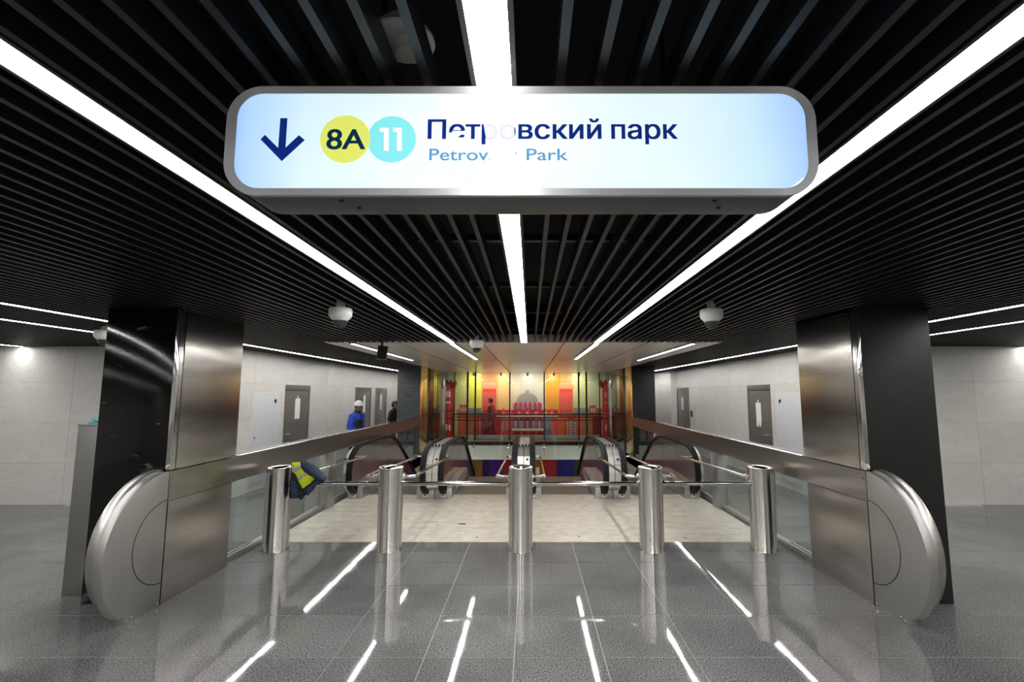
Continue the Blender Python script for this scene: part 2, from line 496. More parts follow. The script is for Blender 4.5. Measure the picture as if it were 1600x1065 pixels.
# ------------------------------------------------------------------ doors
def door(n, sgn, y0, y1, face, label, hinge_far=True, z1=2.2):
    d = thing('door_%d' % n, label, 'door', (sgn * face, (y0 + y1) / 2, 0), kind='structure')
    f = MB(); q = sgn * face; i = sgn * (face - .035); bk = sgn * (face + .03)
    f.box(i, bk, y0, y0 + .07, 0, z1); f.box(i, bk, y1 - .07, y1, 0, z1); f.box(i, bk, y0 + .07, y1 - .07, z1 - .13, z1)
    mk('frame', f, 'doorgrey', d, bevel=.004)
    lf = mk('leaf', B(sgn * (face - .02), sgn * (face + .02), y0 + .075, y1 - .075, .01, z1 - .135), 'doorgrey', d, bevel=.003)
    yh = (y0 + .20) if hinge_far else (y1 - .20); dr = 1 if hinge_far else -1
    xf = face - .02
    h = MB().tube([(sgn * xf, yh, 1.02), (sgn * (xf - .055), yh, 1.02), (sgn * (xf - .06), yh + dr * .02, 1.02), (sgn * (xf - .06), yh + dr * .24, 1.02)], .018, 8)
    mk('handle', h, 'chrome', lf, smooth=True)
    k = MB().tube([(sgn * xf, yh, .90), (sgn * (xf - .02), yh, .90)], .024, 12)
    mk('lock', k, 'chrome', lf, smooth=True)
    return d
LF = XW + .05
door(1, -1, *DOORS_L[0][:2], LF, 'dark grey steel door on the left aisle nearest the white access door')
door(2, -1, *DOORS_L[1][:2], LF, 'grey steel door behind the worker in the blue jacket')
door(3, -1, *DOORS_L[2][:2], LF, 'farthest grey steel door of the left aisle beside the dark pillar')
door(4, 1, *DOORS_R[0][:2], LF, 'dark grey steel door on the right aisle with a torn paper')
door(5, 1, *DOORS_R[1][:2], LF, 'far grey steel door of the right aisle beside a small black reader', True)
def access(n, sgn, y0, y1, label):
    d = thing('door_%d' % n, label, 'access door', (sgn * (XW - .05), (y0 + y1) / 2, .15), kind='structure')
    q = XW - .045
    lf = mk('leaf', B(sgn * q, sgn * (q - .022), y0, y1, .16, 1.98), 'access', d, bevel=.004)
    fr = MB()
    for a, b, c_, e in ((y0 - .03, y0 - .006, .13, 2.01), (y1 + .006, y1 + .03, .13, 2.01), (y0 - .006, y1 + .006, 1.986, 2.01), (y0 - .006, y1 + .006, .13, .154)):
        fr.box(sgn * q, sgn * (q - .016), a, b, c_, e)
    mk('frame', fr, 'white', d)
    yl = y0 + .10 if sgn < 0 else y0 + .1
    mk('lock', MB().tube([(sgn * (q - .022), y0 + .1, 1.08), (sgn * (q - .03), y0 + .1, 1.08)], .018, 12), 'black', lf)
    ye = y1 - .16
    mk('warning_mark', MB().prism([(ye - .01, 1.76), (ye + .04, 1.79), (ye + .05, 1.84), (ye + .02, 1.87), (ye - .04, 1.86), (ye - .05, 1.82), (ye - .01, 1.80)], 'x', sgn * (q - .0222), sgn * (q - .0235)), 'ink', lf)
access(6, -1, 9.94, 10.95, 'flush white access door in the marble left of the steel door')
access(7, 1, 9.55, 10.68, 'flush white access door in the marble right of the steel door')
def notice(sgn, y, z, wd, ht, label, torn=0):
    q = LF - .024; p = []
    for k in range(7): p.append((y - wd / 2 + wd * k / 6, z - ht / 2 - (torn * random.uniform(-.06, .10) if torn else 0)))
    p += [(y + wd / 2, z + ht / 2), (y + wd * .1, z + ht / 2), (y + wd * .08, z + ht / 2 + .07), (y - wd * .08, z + ht / 2 + .07), (y - wd * .12, z + ht / 2), (y - wd / 2, z + ht / 2)]
    o = mk('paper_notice', MB().prism(p, 'x', sgn * q, sgn * (q - .003)), 'paper')
    tag(o, label, 'notice', 'paper notices taped to doors')
notice(-1, 12.02, 1.62, .26, .50, 'white paper taped to the nearest left steel door')
notice(-1, 16.85, 1.62, .22, .56, 'white paper taped to the door behind the helmeted worker')
notice(-1, 18.72, 1.64, .22, .56, 'white paper taped to the farthest left steel door')
notice(1, 11.72, 1.52, .26, .50, 'ragged white paper hanging on the near right steel door', 1)
notice(1, 17.55, 1.62, .22, .44, 'white paper taped to the far right steel door')
t = thing('card_reader', 'small black card reader on the right marble wall', 'card reader', (XW + .048, 16.62, 1.2))
mk('body', B(XW + .048, XW + .018, 16.56, 16.68, 1.19, 1.40), 'black', t, bevel=.006)
mk('keypad', B(XW + .018, XW + .016, 16.58, 16.66, 1.31, 1.38), 'smoked', t)

# ------------------------------------------------------------------ pillars
def pillar(sgn, y0, y1, mat, label, steel_side):
    t = thing('pillar', label, 'pillar', (sgn * 3.8, (y0 + y1) / 2, 0))
    xi, xo = 3.44, 4.17
    rows_ = [0, ZC + .12]
    mk('cladding', B(sgn * xi, sgn * xo, y0, y1, 0, ZC + .3), mat, t, bevel=.003)
    if steel_side:
        mk('steel_panel', B(sgn * 3.415, sgn * 3.438, y0 + .075, y1 + .05, 1.25, ZC + .2), 'steel_pillar', t, bevel=.002)
        for k, (a, b) in enumerate(((-.006, .020), (.026, .044), (.050, .070))):
            mk('corner_trim', B(sgn * (3.412 + .004 * k), sgn * 3.46, y0 + a, y0 + b, 1.25, ZC + .02), 'chrome', t, bevel=.003)
    return t
pillar(-1, 4.82, 5.83, 'blackmarble', 'black veined marble pillar with steel side on the left of the sign', True)
pillar(1, 4.82, 5.83, 'honed', 'black marble pillar with steel side on the right of the sign', True)
pillar(-1, 15.6, 16.9, 'slate', 'far dark stone pillar hiding the second person', False)
pillar(1, 15.6, 16.9, 'honed', 'far dark stone pillar on the right of the mural', False)

# ------------------------------------------------------------------ balustrades
def arc(cy, cz, r, a0, a1, n):
    return [(cy + r * math.cos(math.radians(a0 + (a1 - a0) * k / n)), cz + r * math.sin(math.radians(a0 + (a1 - a0) * k / n))) for k in range(n + 1)]
def balustrade(sgn, side):
    t = thing('balustrade', 'steel and glass balustrade with rounded end along the %s of the escalators' % side, 'balustrade', (sgn * 3.45, 10, 0), 'balustrades flanking the escalators')
    X = lambda v: sgn * v
    mk('beam', B(X(XB), X(3.434), 4.785, 5.86, .96, 1.24).box(X(XB), X(3.56), 5.86, 15.58, .96, 1.24), 'steel_h', t)
    mk('top_cap', B(X(XB - .002), X(3.57), 5.90, 15.58, 1.2405, 1.256), 'chrome', t, bevel=.003)
    # rounded end
    out = arc(4.78, .565, .675, 90, 219, 40)
    out = [(y, z) for y, z in out] + [(4.33, .075), (4.385, .07), (4.385, 0), (4.78, 0)]
    e = mk('rounded_end', MB().prism(out, 'x', X(XB), X(3.47)), 'steel_matte', t, bevel=.002)
    out2 = arc(4.80, .60, .660, 90, 215, 36) + [(4.80, .12)]
    mk('rounded_backing', MB().prism(out2, 'x', X(3.471), X(3.56)), 'steel_h', t, bevel=.002)
    g = []
    a_out, a_in = arc(4.79, .593, .385, 92, 268, 36), arc(4.79, .593, .377, 268, 92, 36)
    mk('inset_seam', MB().prism(a_out + a_in, 'x', X(XB - .0012), X(XB + .004)), 'black', e)
    mk('panel_seam', B(X(XB - .0012), X(XB + .004), 4.786, 4.794, .0, .955), 'black', e)
    mk('beam_seam', B(X(XB - .0008), X(XB + .004), 4.783, 4.786, .96, 1.24), 'black', e)
    for (y, z) in ((4.815, 1.17), (4.76, .60), (4.75, .035), (4.46, .04), (4.41, .03)):
        s_ = MB().tube([(X(XB + .002), y, z), (X(XB - .005), y, z)], .008, 10)
        mk('screw', s_, 'chrome', e, smooth=True)
    mk('steel_panel', B(X(XB + .008), X(3.434), 4.798, 5.81, .0, .952), 'steel_h', t, bevel=.002)
    # glass, channel, posts
    ys = [5.86, 8.56, 11.0, 13.3, 15.55]
    for a, b in zip(ys[:-1], ys[1:]):
        a2 = a + (.34 if a == 8.56 else .006)
        mk('glass_pane', B(X(3.512), X(3.524), a2, b - .006, .07, .96), 'glass', t)
    mk('base_channel', B(X(3.475), X(3.56), 5.86, 15.58, 0, .07), 'steel_matte', t, bevel=.004)
    mk('base_cap', B(X(3.49), X(3.505), 5.86, 15.58, .07, .088), 'chrome', t)
    mk('end_post', B(X(3.40), X(3.57), 8.58, 8.88, 0, .96), 'steel_matte', t, bevel=.003)
    for y in (11.0, 13.3):
        mk('post', B(X(3.50), X(3.55), y - .025, y + .025, .0, .96), 'steel_h', t, bevel=.002)
balustrade(-1, 'left'); balustrade(1, 'right')

# ------------------------------------------------------------------ bollards and barrier rails
BX = [-3.15, -1.69, 0.0, 1.69, 3.13]; BY = 6.41
BN = ['steel bollard with a jacket hanging beside it', 'steel bollard between the jacket and the centre bollard',
      'steel bollard in the centre under the sign', 'steel bollard just right of the centre one',
      'steel bollard beside the right glass balustrade']
for x, l in zip(BX, BN):
    t = thing('bollard', l, 'bollard', (x, BY, 0), 'steel bollards across the escalator entrance')
    mk('post', MB().lathe([(.158, 0), (.160, .004), (.156, .012), (.156, 1.028), (.154, 1.03)], (x, BY, 0), 48), 'steel_post', t, smooth=True)
    mk('cap', MB().lathe([(.157, 1.0302), (.1575, 1.034), (.1565, 1.043), (.148, 1.052), (.09, 1.066), (.02, 1.073), (.002, 1.0735)], (x, BY, 0), 48), 'chrome', t, smooth=True)
RN = ['thin steel rail carrying the jacket, joining the two left bollards', 'thin steel rail from the centre bollard to the bollard on its left',
      'thin steel rail from the centre bollard to the bollard on its right', 'thin steel rail joining the two right bollards']
for i in range(4):
    a, b = BX[i] + .154, BX[i + 1] - .154
    t = thing('barrier_rail', RN[i], 'rail', ((a + b) / 2, BY, .83), 'rails between the bollards')
    mk('tube', MB().tube([(a, BY, .83), (b, BY, .83)], .026, 16), 'chrome', t, smooth=True)
    for q in (.22, .52):
        xx = a + (b - a) * q
        mk('collar', MB().tube([(xx - .012, BY, .83), (xx + .012, BY, .83)], .0285, 16), 'steel_post', t, smooth=True)
    for xx, d in ((a, 1), (b, -1)):
        mk('end_collar', MB().tube([(xx, BY, .83), (xx + d * .02, BY, .83)], .042, 16), 'chrome', t, smooth=True)
def guide(x0, x1, xm, label):
    """x0: on the bollard, xm: rail line, x1: on the escalator newel"""
    t = thing('guide_rail', label, 'rail', (xm, 7.8, .86), 'guide rails from bollards to escalators')
    pts = [(x0, 6.46, .915)]
    dx = 1 if xm > x0 else -1
    pts += [(xm - dx * .05, 6.46, .915), (xm - dx * .015, 6.475, .914), (xm, 6.51, .913), (xm + (x1 - x0) * 0, 9.22, .812)]
    e = 1 if x1 > xm else -1
    pts += [(xm + e * .015, 9.26, .811), (xm + e * .05, 9.275, .81), (x1, 9.275, .81)]
    mk('tube', MB().tube(pts, .018, 14), 'chrome', t, smooth=True)
    mk('flange', MB().tube([(x0 , 6.46, .915), (x0 + dx * .02, 6.46, .915)], .038, 16), 'chrome', t, smooth=True)
    mk('elbow', MB().tube([(xm, 6.50, .9135), (xm, 6.56, .911)], .0225, 14), 'chrome', t, smooth=True)
for i, nm in ((1, 'the bollard left of centre'), (2, 'the centre bollard'), (3, 'the bollard right of centre')):
    nx = (i - 2) * 1.71
    for s, sd in ((-1, 'left'), (1, 'right')):
        guide(BX[i] + s * .15, nx + s * .19, nx + s * .31, 'bent steel guide rail leaving the %s side of %s' % (sd, nm))
guide(BX[0] + .15, -3.24, -2.96, 'bent steel guide rail running back from the bollard with the jacket')
guide(BX[4] - .15, 3.24, 2.96, 'bent steel guide rail running back from the bollard by the right glass')

# ------------------------------------------------------------------ escalators
HP = [(9.50, .10), (9.36, .13), (9.22, .22), (9.145, .36), (9.125, .52), (9.16, .68), (9.27, .83), (9.44, .93), (9.64, .985), (9.9, 1.0),
      (11.2, 1.0), (11.6, .985), (12.0, .92), (12.4, .78), (12.8, .57), (13.3, .29), (16.0, -1.27), (19.4, -3.23)]
def off(pts, d):
    o = []
    for i, p in enumerate(pts):
        a, b = pts[max(i - 1, 0)], pts[min(i + 1, len(pts) - 1)]
        ty, tz = b[0] - a[0], b[1] - a[1]; l = math.hypot(ty, tz)
        o.append((p[0] + tz / l * d, p[1] - ty / l * d))
    return o
def floor_z(y): return 0 if y < 11.6 else -(y - 11.6) * .577
def sweep(pts, x0, x1, th, mi=0):
    a = pts; b = off(pts, th)
    return MB().prism(a + b[::-1], 'x', x0, x1)
def escalator(xc, label):
    t = thing('escalator', label, 'escalator', (xc, 14, 0), 'four escalators going down')
    for s in (-1, 1):
        hx = xc + s * (1.71 / 2 - .17)          # handrail line
        seam = xc + s * (1.71 / 2 - .006)
        if abs(seam) > 3.385: seam = math.copysign(3.37, seam)
        r = mk('handrail', sweep(off(HP, -.012), hx - .056, hx + .056, .042), 'rubber', t, bevel=.012, smooth=True)
        inner = off(HP, .03)
        pan = inner + [(19.4, floor_z(19.4) - .1), (11.6, -.1), (11.6, .02), (9.5, .02)]
        pan = inner[2:] + [(19.4, floor_z(19.4) - .2), (11.7, .04), (9.42, .04)]
        p = mk('balustrade_panel', MB().prism(pan, 'x', hx - .011, hx + .011), 'esc_panel', t)
        for y in (10.4, 11.5):
            mk('panel_joint', B(hx - .0125, hx + .0125, y - .004, y + .004, .05, .96), 'black', p)
        mk('panel_rim', sweep(off(HP, .024)[1:-3], hx - .024, hx + .024, .018), 'chrome', t)
        x0, x1 = sorted((hx + s * .050, seam))
        dk = mk('newel_deck', sweep(off(HP, .03)[1:], x0, x1, .02), 'steel_esc', t)
        mk('deck_seam', B(x0 + .002, x1 - .002, 9.176, 9.2, .658, .664), 'black', dk)
        if s < 0: mk('deck_button', MB().tube([(hx + s * .10, 9.30, .75), (hx + s * .10, 9.222, .762)], .022, 14), 'black', dk)
        for k in (0, 1):
            mk('roller', MB().lathe([(.018, 0), (.018, .03), (.008, .05)], (x0 + .035 + .06 * k, 9.62, .945 + .01), 10), 'black', dk)
        # foot with the handrail inlet
        x0, x1 = sorted((xc + s * (1.71 / 2 - .335), seam))
        ft = mk('newel_foot', B(x0, x1, 9.43, 9.95, 0, .20), 'steel_matte', t, bevel=.004)
        mk('handrail_inlet', MB().prism([(hx - .062, .09), (hx + .062, .09), (hx + .08, .30), (hx - .08, .30)], 'y', 9.405, 9.46), 'rubber', ft, bevel=.01)
        mk('plate', B(hx - .04, hx + .04, 9.427, 9.4295, .025, .06), 'paper', ft)
        # skirt and inner deck
        sk = [(9.95, 0), (9.95, .20), (10.6, .26), (11.6, .26), (19.4, floor_z(19.4) + .26), (19.4, floor_z(19.4)), (11.6, 0)]
        ax, bx_ = sorted((hx - s * .012, xc + s * (1.71 / 2 - .335)))
        mk('skirt', MB().prism(sk, 'x', ax, bx_), 'steel_esc', t, bevel=.006)
        mk('skirt_brush', MB().tube([(xc + s * (1.71 / 2 - .345), 9.97, .12), (xc + s * (1.71 / 2 - .345), 11.6, .14), (xc + s * (1.71 / 2 - .345), 19.3, floor_z(19.3) + .14)], .018, 8), 'chrome', t, smooth=True)
    w_ = 1.71 / 2 - .335
    mk('floor_plate', B(xc - w_, xc + w_, 9.81, 11.0, -.05, -.004), 'stepmetal', t)
    cm = MB()
    for k in range(26):
        xx = xc - w_ + (k + .5) * 2 * w_ / 26
        cm.box(xx - .008, xx + .008, 11.0, 11.14, -.03, -.006)
    cm.box(xc - w_, xc + w_, 11.0, 11.06, -.04, -.005)
    mk('comb', cm, 'hivis', t)
    for k in range(15):
        y = 11.15 + .42 * k; z = -.02 if k < 2 else -.02 - .242 * (k - 1.0)
        st = MB().box(xc - w_ + .02, xc + w_ - .02, y, y + .42, z - .05, z)
        st.box(xc - w_ + .02, xc + w_ - .02, y, y + .02, z - .05, z + (.19 if k >= 2 else 0))
        mk('step', st, 'stepmetal', t)
for k, l in enumerate(('escalator farthest left beside the left balustrade', 'escalator just left of the centre newel',
                       'escalator just right of the centre newel', 'escalator farthest right beside the right balustrade')):
    escalator((k - 1.5) * 1.71, l)

# ------------------------------------------------------------------ well, gallery and glass screen
for sgn, side in ((-1, 'left'), (1, 'right')):
    tag(mk('wall_well_' + side, B(sgn * (XB + .02), sgn * (XB + .2), 9.8, 22.2, -5.2, -.012), 'soffit'),
        'side wall of the escalator well on the %s' % side, 'wall', kind='structure')
    t = thing('side_panel', 'glossy brown and gold wall panel on the %s of the mural' % side, 'wall panel', (sgn * 3.42, 18, 0))
    mk('gold_strip', B(sgn * 3.415, sgn * 3.438, 15.62, 16.92, .0, ZC), 'gold', t, bevel=.004)
    mk('brown_sheet', B(sgn * 3.40, sgn * 3.46, 16.94, Y_GL + .9, 0, ZC), 'brown', t, bevel=.004)
    mk('edge_strip', B(sgn * 3.36, sgn * 3.40, Y_GL + .02, Y_GL + .07, 0, ZC), 'chrome', t)
tag(mk('floor_lower', B(-3.6, 3.6, 9.8, 23.0, -5.4, -5.2), 'granite'), 'grey floor of the lower hall under the escalators', 'floor', kind='structure')
gal = mk('floor_gallery', B(-3.38, 3.38, Y_GL + .02, 21.4, -.10, 0), 'granite')
tag(gal, 'narrow gallery floor behind the glass screen', 'floor', kind='structure')
mk('edge_beam', B(-3.38, 3.38, Y_GL - .05, Y_GL + .02, -.11, .045), 'black', gal)
mk('edge_trim', B(-3.38, 3.38, Y_GL - .06, Y_GL - .05, .045, .085), principled('copper_trim', (.50, .27, .10), .4), gal)
mk('kick_plate', B(-3.0, 3.0, Y_GL + .05, Y_GL + .07, .08, .30), principled('kick_plate', (.42, .42, .40), .4, metal=.3), gal)
wbd = thing('wall_lower_band', 'white panel band below the gallery edge', 'wall', (0, Y_GL + .1, -.7), kind='structure')
for a, b in zip(cxs[:-1], cxs[1:]):
    mk('white_panel', B(a + .006, b - .006, Y_GL + .06, Y_GL + .10, -.69, -.112), 'lower_white', wbd)
# glass screen
gs = thing('glass_screen', 'tall glass screen with black mullions in front of the mural', 'glass screen', (0, Y_GL, -.6))
mx = [-2.99, -2.45, -2.13, -.71, .71, 2.13, 2.45, 2.99]
wdm = [.035, .07, .06, .05, .05, .06, .07, .035]
for x, wd in zip(mx, wdm):
    mk('mullion', B(x - wd / 2, x + wd / 2, Y_GL - .05, Y_GL + .04, .08, ZC - .003), 'black', gs)
ex = [-3.36] + mx + [3.36]
for a, b in zip(ex[:-1], ex[1:]):
    mk('pane', B(a + .01, b - .01, Y_GL - .006, Y_GL + .006, .08, ZC - .003), 'glass_screen', gs)
for a, b in zip([-3.36, -2.13, -.71, .71, 2.13], [-2.13, -.71, .71, 2.13, 3.36]):
    mk('lower_pane', B(a + .012, b - .012, Y_GL - .10, Y_GL - .088, -.72, .04), 'glass_screen', gs)
for x in (-2.13, -.71, .71, 2.13):
    mk('clamp', MB().lathe([(.045, -.24), (.06, -.22), (.06, -.06), (.045, -.04)], (x - .02, Y_GL - .13, 0), 14), 'chrome', gs, smooth=True)
# gallery railing
gr = thing('gallery_railing', 'thin dark railing with three bars behind the glass screen', 'railing', (0, Y_GL + .45, 0))
for z, r_ in ((1.12, .028), (1.0, .02), (.88, .02)):
    mk('rail', MB().tube([(-3.2, Y_GL + .45, z), (3.2, Y_GL + .45, z)], r_, 10), 'black', gr, smooth=True)
for x in (-3.1, -1.6, 1.6, 3.1):
    mk('baluster', MB().tube([(x, Y_GL + .47, 0), (x, Y_GL + .47, 1.12)], .014, 8), 'black', gr, smooth=True)

# mural (flat print on the wall behind the gallery)
YM = 21.2
mu = thing('mural', 'bright palace mural with red towers and a grey dome behind the glass', 'mural', (0, YM, 0))
_layer = [0]
def shape(name, pts, col, layer, par=mu):
    P = [at_y(px, py, YM) for px, py in pts]
    return mk(name, MB().prism(P, 'y', YM - .004 * layer, YM - .004 * layer + .0035), paint(col), par)
def rect(name, x0, y0, x1, y1, col, layer, par=mu): return shape(name, [(x0, y0), (x1, y0), (x1, y1), (x0, y1)], col, layer, par)
bgc = [(692, 712, (.42, .46, .30)), (712, 731, (.48, .52, .20)), (731, 752, (.60, .62, .08)), (752, 778, (.62, .33, .13)), (778, 797, (.68, .44, .20)),
       (797, 812, (.55, .48, .38)), (812, 838, (.46, .46, .44)), (838, 852, (.50, .49, .45)), (852, 876, (.62, .27, .02)), (876, 894, (.56, .40, .14)),
       (894, 920, (.50, .54, .28)), (920, 958, (.42, .47, .33))]
for a, b, c_ in bgc: rect('background_panel', a, 570, b, 702, tuple(min(.85, k * 1.15 + .02) for k in c_), 0)
RED, DRED, CORAL, ORANGE = (.50, .025, .015), (.24, .008, .012), (.74, .07, .055), (.70, .14, .03)
GREY, WHITE, PURPLE = (.30, .31, .32), (.70, .66, .64), (.13, .11, .34)
def corner_tower(x0, x1, flip):
    f = lambda x: x if not flip else 1650 - x
    q = lambda pts: [(f(x), y) for x, y in pts]
    tw = shape('corner_tower', q([(699, 603), (709, 603), (709, 695), (698, 695)]), RED, 2)
    cr = [(697.5, 606), (697.5, 594), (700, 594), (700, 596.5), (703, 596.5), (703, 593.5), (706, 593.5), (706, 596.5), (709, 596.5), (709, 593.5), (712, 593.5), (712, 596), (714, 596), (713.5, 601), (711, 606)]
    shape('tower_crown', q(cr), DRED, 3)
    for y0, y1 in ((609, 620), (626, 630), (662, 672)):
        shape('tower_window', q([(701, y1), (701, y0 + 3), (702.5, y0), (704, y0 + 3), (704, y1)]), WHITE, 4)
    for y in (640, 652): shape('tower_band', q([(698, y), (710, y), (710, y + 2.5), (698, y + 2.5)]), DRED, 3)
corner_tower(0, 0, False); corner_tower(0, 0, True)
for x0, x1 in ((754, 775), (874, 895)):
    rect('round_tower', x0, 607, x1, 648, CORAL, 3)
    rect('tower_cornice', x0 - 2, 602, x1 + 2, 607, (.72, .34, .18), 3)
    shape('tower_crown', [(x0 + 1, 602), (x0 + 2, 598), (x0 + 6, 596), (x0 + 10, 595), (x1 - 5, 596), (x1 - 1, 598), (x1, 602)], (.66, .36, .26), 2)
    for k in range(6):
        x = x0 + 2 + k * 3.2
        rect('tower_pillar', x, 613, x + 1.1, 640, (.80, .22, .20), 4)
    for k in range(4): rect('crown_dot', x0 + 3 + k * 4.4, 598, x0 + 4.8 + k * 4.4, 600, WHITE, 4)
# dome and drum
dm = [(806, 630)] + [(824 - 17 * math.cos(math.radians(a)), 628 - 15 * math.sin(math.radians(a))) for a in range(0, 181, 12)] + [(842, 630)]
shape('dome', dm, GREY, 2)
rect('dome_lantern', 821, 609, 827, 615, GREY, 3)
rect('drum', 801, 630, 847, 642, (.60, .30, .26), 3)
for k in range(6):
    x = 803 + k * 7.4
    shape('drum_arch', [(x, 641), (x, 632), (x + 1.5, 629), (x + 3.2, 627.5), (x + 4.9, 629), (x + 6.2, 632), (x + 6.2, 641)], (.62, .03, .10), 4)
    rect('drum_window', x + 2, 632, x + 4.2, 640, PURPLE, 5)
# palace front
rect('palace_wall', 715, 645, 940, 695, (.56, .06, .03), 1)
rect('palace_attic', 776, 640, 872, 650, RED, 3)
for x in (797, 811, 824, 838, 853, 787, 862):
    shape('gable', [(x - 6, 648), (x, 637), (x + 6, 648)], CORAL, 4)
    shape('gable_light', [(x - 2, 647), (x, 642.5), (x + 2, 647)], WHITE, 5)
rect('cornice', 776, 649, 872, 651.5, WHITE, 5)
for k in range(5):
    x = 802 + k * 9.4
    rect('palace_window', x, 657, x + 7, 668, PURPLE, 5)
    rect('window_mullion', x + 3, 657, x + 4, 668, WHITE, 6)
    shape('window_arch', [(x, 656), (x + 1, 653.5), (x + 3.5, 652.3), (x + 6, 653.5), (x + 7, 656)], DRED, 5)
rect('balcony_band', 800, 669, 850, 672.5, WHITE, 5)
for k in range(4):
    x = 802 + k * 12.4
    shape('portal', [(x, 684), (x, 677), (x + 2.5, 674), (x + 5.5, 673), (x + 8.5, 674), (x + 11, 677), (x + 11, 684)], DRED, 5)
for x0, x1, c_ in ((715, 728, ORANGE), (728, 744, (.50, .16, .03)), (744, 752, CORAL), (752, 770, (.40, .04, .08)), (770, 784, RED), (784, 800, CORAL),
                   (850, 862, (.16, .20, .28)), (862, 872, CORAL), (872, 886, ORANGE), (886, 900, RED), (900, 912, ORANGE), (912, 926, (.42, .20, .07)), (926, 940, DRED)):
    rect('wing', x0, 650, x1, 694, c_, 2)
for x in (785, 790, 795, 855, 860): rect('wing_window', x, 656, x + 2.2, 672, (.30, .26, .36), 4)
for x in (749, 760.5, 886, 897.5):
    for k in range(6): rect('quoin', x, 655 + k * 4.4, x + 1.8, 657.4 + k * 4.4, WHITE, 4)
rect('grey_gate', 889, 655, 896, 682, GREY, 3)
for x0, x1, y0 in ((718, 731, 632), (921, 931, 633)):
    rect('pavilion', x0, y0, x1, 646, (.46, .10, .07), 3)
    for k in range(3): rect('pavilion_window', x0 + 2 + k * (x1 - x0) / 3.4, y0 + 4, x0 + 3.6 + k * (x1 - x0) / 3.4, y0 + 11, WHITE, 4)
for x0, x1, y0, c_ in ((731, 752, 637, (.20, .26, .24)), (896, 922, 637, (.26, .32, .34)), (713, 720, 640, (.5, .25, .08)), (931, 940, 637, (.46, .12, .06))):
    rect('distant_roof', x0, y0, x1, 648, c_, 1)
# lower colourful wall of the hall below
lw = thing('wall_lower_far', 'dark colourful striped glass wall in the hall below', 'wall', (0, 22.4, -5.2), kind='structure')
mk('backing', B(-3.6, 3.6, 22.45, 22.6, -5.2, -.1), 'black', lw)
# small dark scuffs left on the landing plates
for (px, py, w_, h_) in ((722, 818, .16, .05), (684, 820, .05, .02), (745, 839, .05, .02), (916, 790, .05, .02), (905, 838, .06, .02), (1070, 840, .05, .02), (1010, 858, .05, .02)):
    u = -(py - 532.5) / 749.0; c, sn = math.cos(PITCH), math.sin(PITCH)
    Yq = -CAMZ * (c - u * sn) / (sn + u * c); Xq = CAMX + (px - 828.0) / 749.0 * (-CAMZ / (sn + u * c))
    ol = [(Xq + w_ * .5 * math.cos(a) * random.uniform(.6, 1.1), Yq + h_ * math.sin(a) * random.uniform(.6, 1.1)) for a in [2 * PI * k / 11 for k in range(11)]]
    mk('scuff', MB().prism(ol, 'z', .0002, .0012), 'dirt', floor)
stripes = [(-3.4, -2.75, (.015, .05, .05)), (-2.75, -2.35, (.10, .11, .02)), (-2.35, -2.05, (.28, .12, .02)), (-2.05, -1.75, (.03, .015, .11)),
           (-1.75, -1.1, (.06, .02, .18)), (-1.1, -.5, (.24, .02, .04)), (-.5, .3, (.10, .02, .12)), (.3, .75, (.35, .10, .02)), (.75, 1.35, (.36, .03, .03)),
           (1.35, 1.7, (.03, .02, .16)), (1.7, 2.1, (.02, .03, .24)), (2.1, 2.6, (.05, .06, .05)), (2.6, 3.4, (.04, .02, .10))]
for a, b, c_ in stripes:
    mk('glass_stripe', B(a, b - .006, 22.42, 22.45, -5.2, -.1), principled('stripe', tuple(k * .7 for k in c_), .12), lw)
mk('orange_band', B(-2.4, 1.3, 22.41, 22.42, -2.25, -1.95), principled('stripe_band', (.42, .10, .01), .15), lw)  # orange glow low on the wall, painted as a flat band
t = thing('light_strip', 'light in the lower hall under the gallery', 'ceiling light', (0, 21.4, -.75), 'linear ceiling lights')  # unseen strip, added to brighten the dark lower hall
mk('diffuser', B(-2.6, 2.6, 21.35, 21.45, -.80, -.79), principled('lower_light', (1, 1, 1), .4, emit=(1, .95, .85), estr=10), t)
mk('housing', B(-2.62, 2.62, 21.33, 21.47, -.789, -.74), 'black', t)

for sgn, sd in ((-1, 'left'), (1, 'right')):  # unseen lights added to brighten the well and the white band
    t = thing('wall_light', 'wall light low in the %s side of the escalator well' % sd, 'wall light', (sgn * 3.38, 18.2, -1.6), 'wall lights in the well')
    mk('housing', B(sgn * 3.409, sgn * 3.37, 16.8, 19.6, -1.66, -1.54), 'black', t)
    mk('diffuser', B(sgn * 3.3695, sgn * 3.36, 16.82, 19.58, -1.65, -1.55), principled('well_light', (1, 1, 1), .4, emit=(1, .98, .93), estr=42), t)

# spotlights above the mural
for x, l in zip((-2.25, -1.10, .02, 1.13, 2.2), ('leftmost small warm spotlight above the mural', 'second small spotlight from the left above the mural', 'middle small spotlight above the mural dome',
                                                  'fourth small spotlight from the left above the mural', 'rightmost small warm spotlight above the mural')):
    t = thing('spotlight', l, 'spotlight', (x, Y_GL + .35, ZC), 'spotlights above the mural')
    y = Y_GL + .35
    mk('stem', MB().tube([(x, y, ZC), (x, y, ZC - .05)], .012, 8), 'black', t)
    mk('barrel', MB().tube([(x, y - .05, ZC - .035), (x, y + .06, ZC - .10)], .045, 16), 'white', t, smooth=True)
    mk('lens', MB().tube([(x, y + .0605, ZC - .1003), (x, y + .066, ZC - .1036)], .040, 16), 'spot', t)
    L = bpy.data.lights.new('spot', 'SPOT'); L.energy = 48; L.color = (1.0, .86, .66); L.spot_size = math.radians(150); L.spot_blend = .8; L.shadow_soft_size = .05
    lo = bpy.data.objects.new('lamp', L); COL.objects.link(lo); lo.parent = t
    lo.location = Vector((x, y + .08, ZC - .11)) - t.location
    lo.rotation_euler = (math.radians(48), 0, 0)

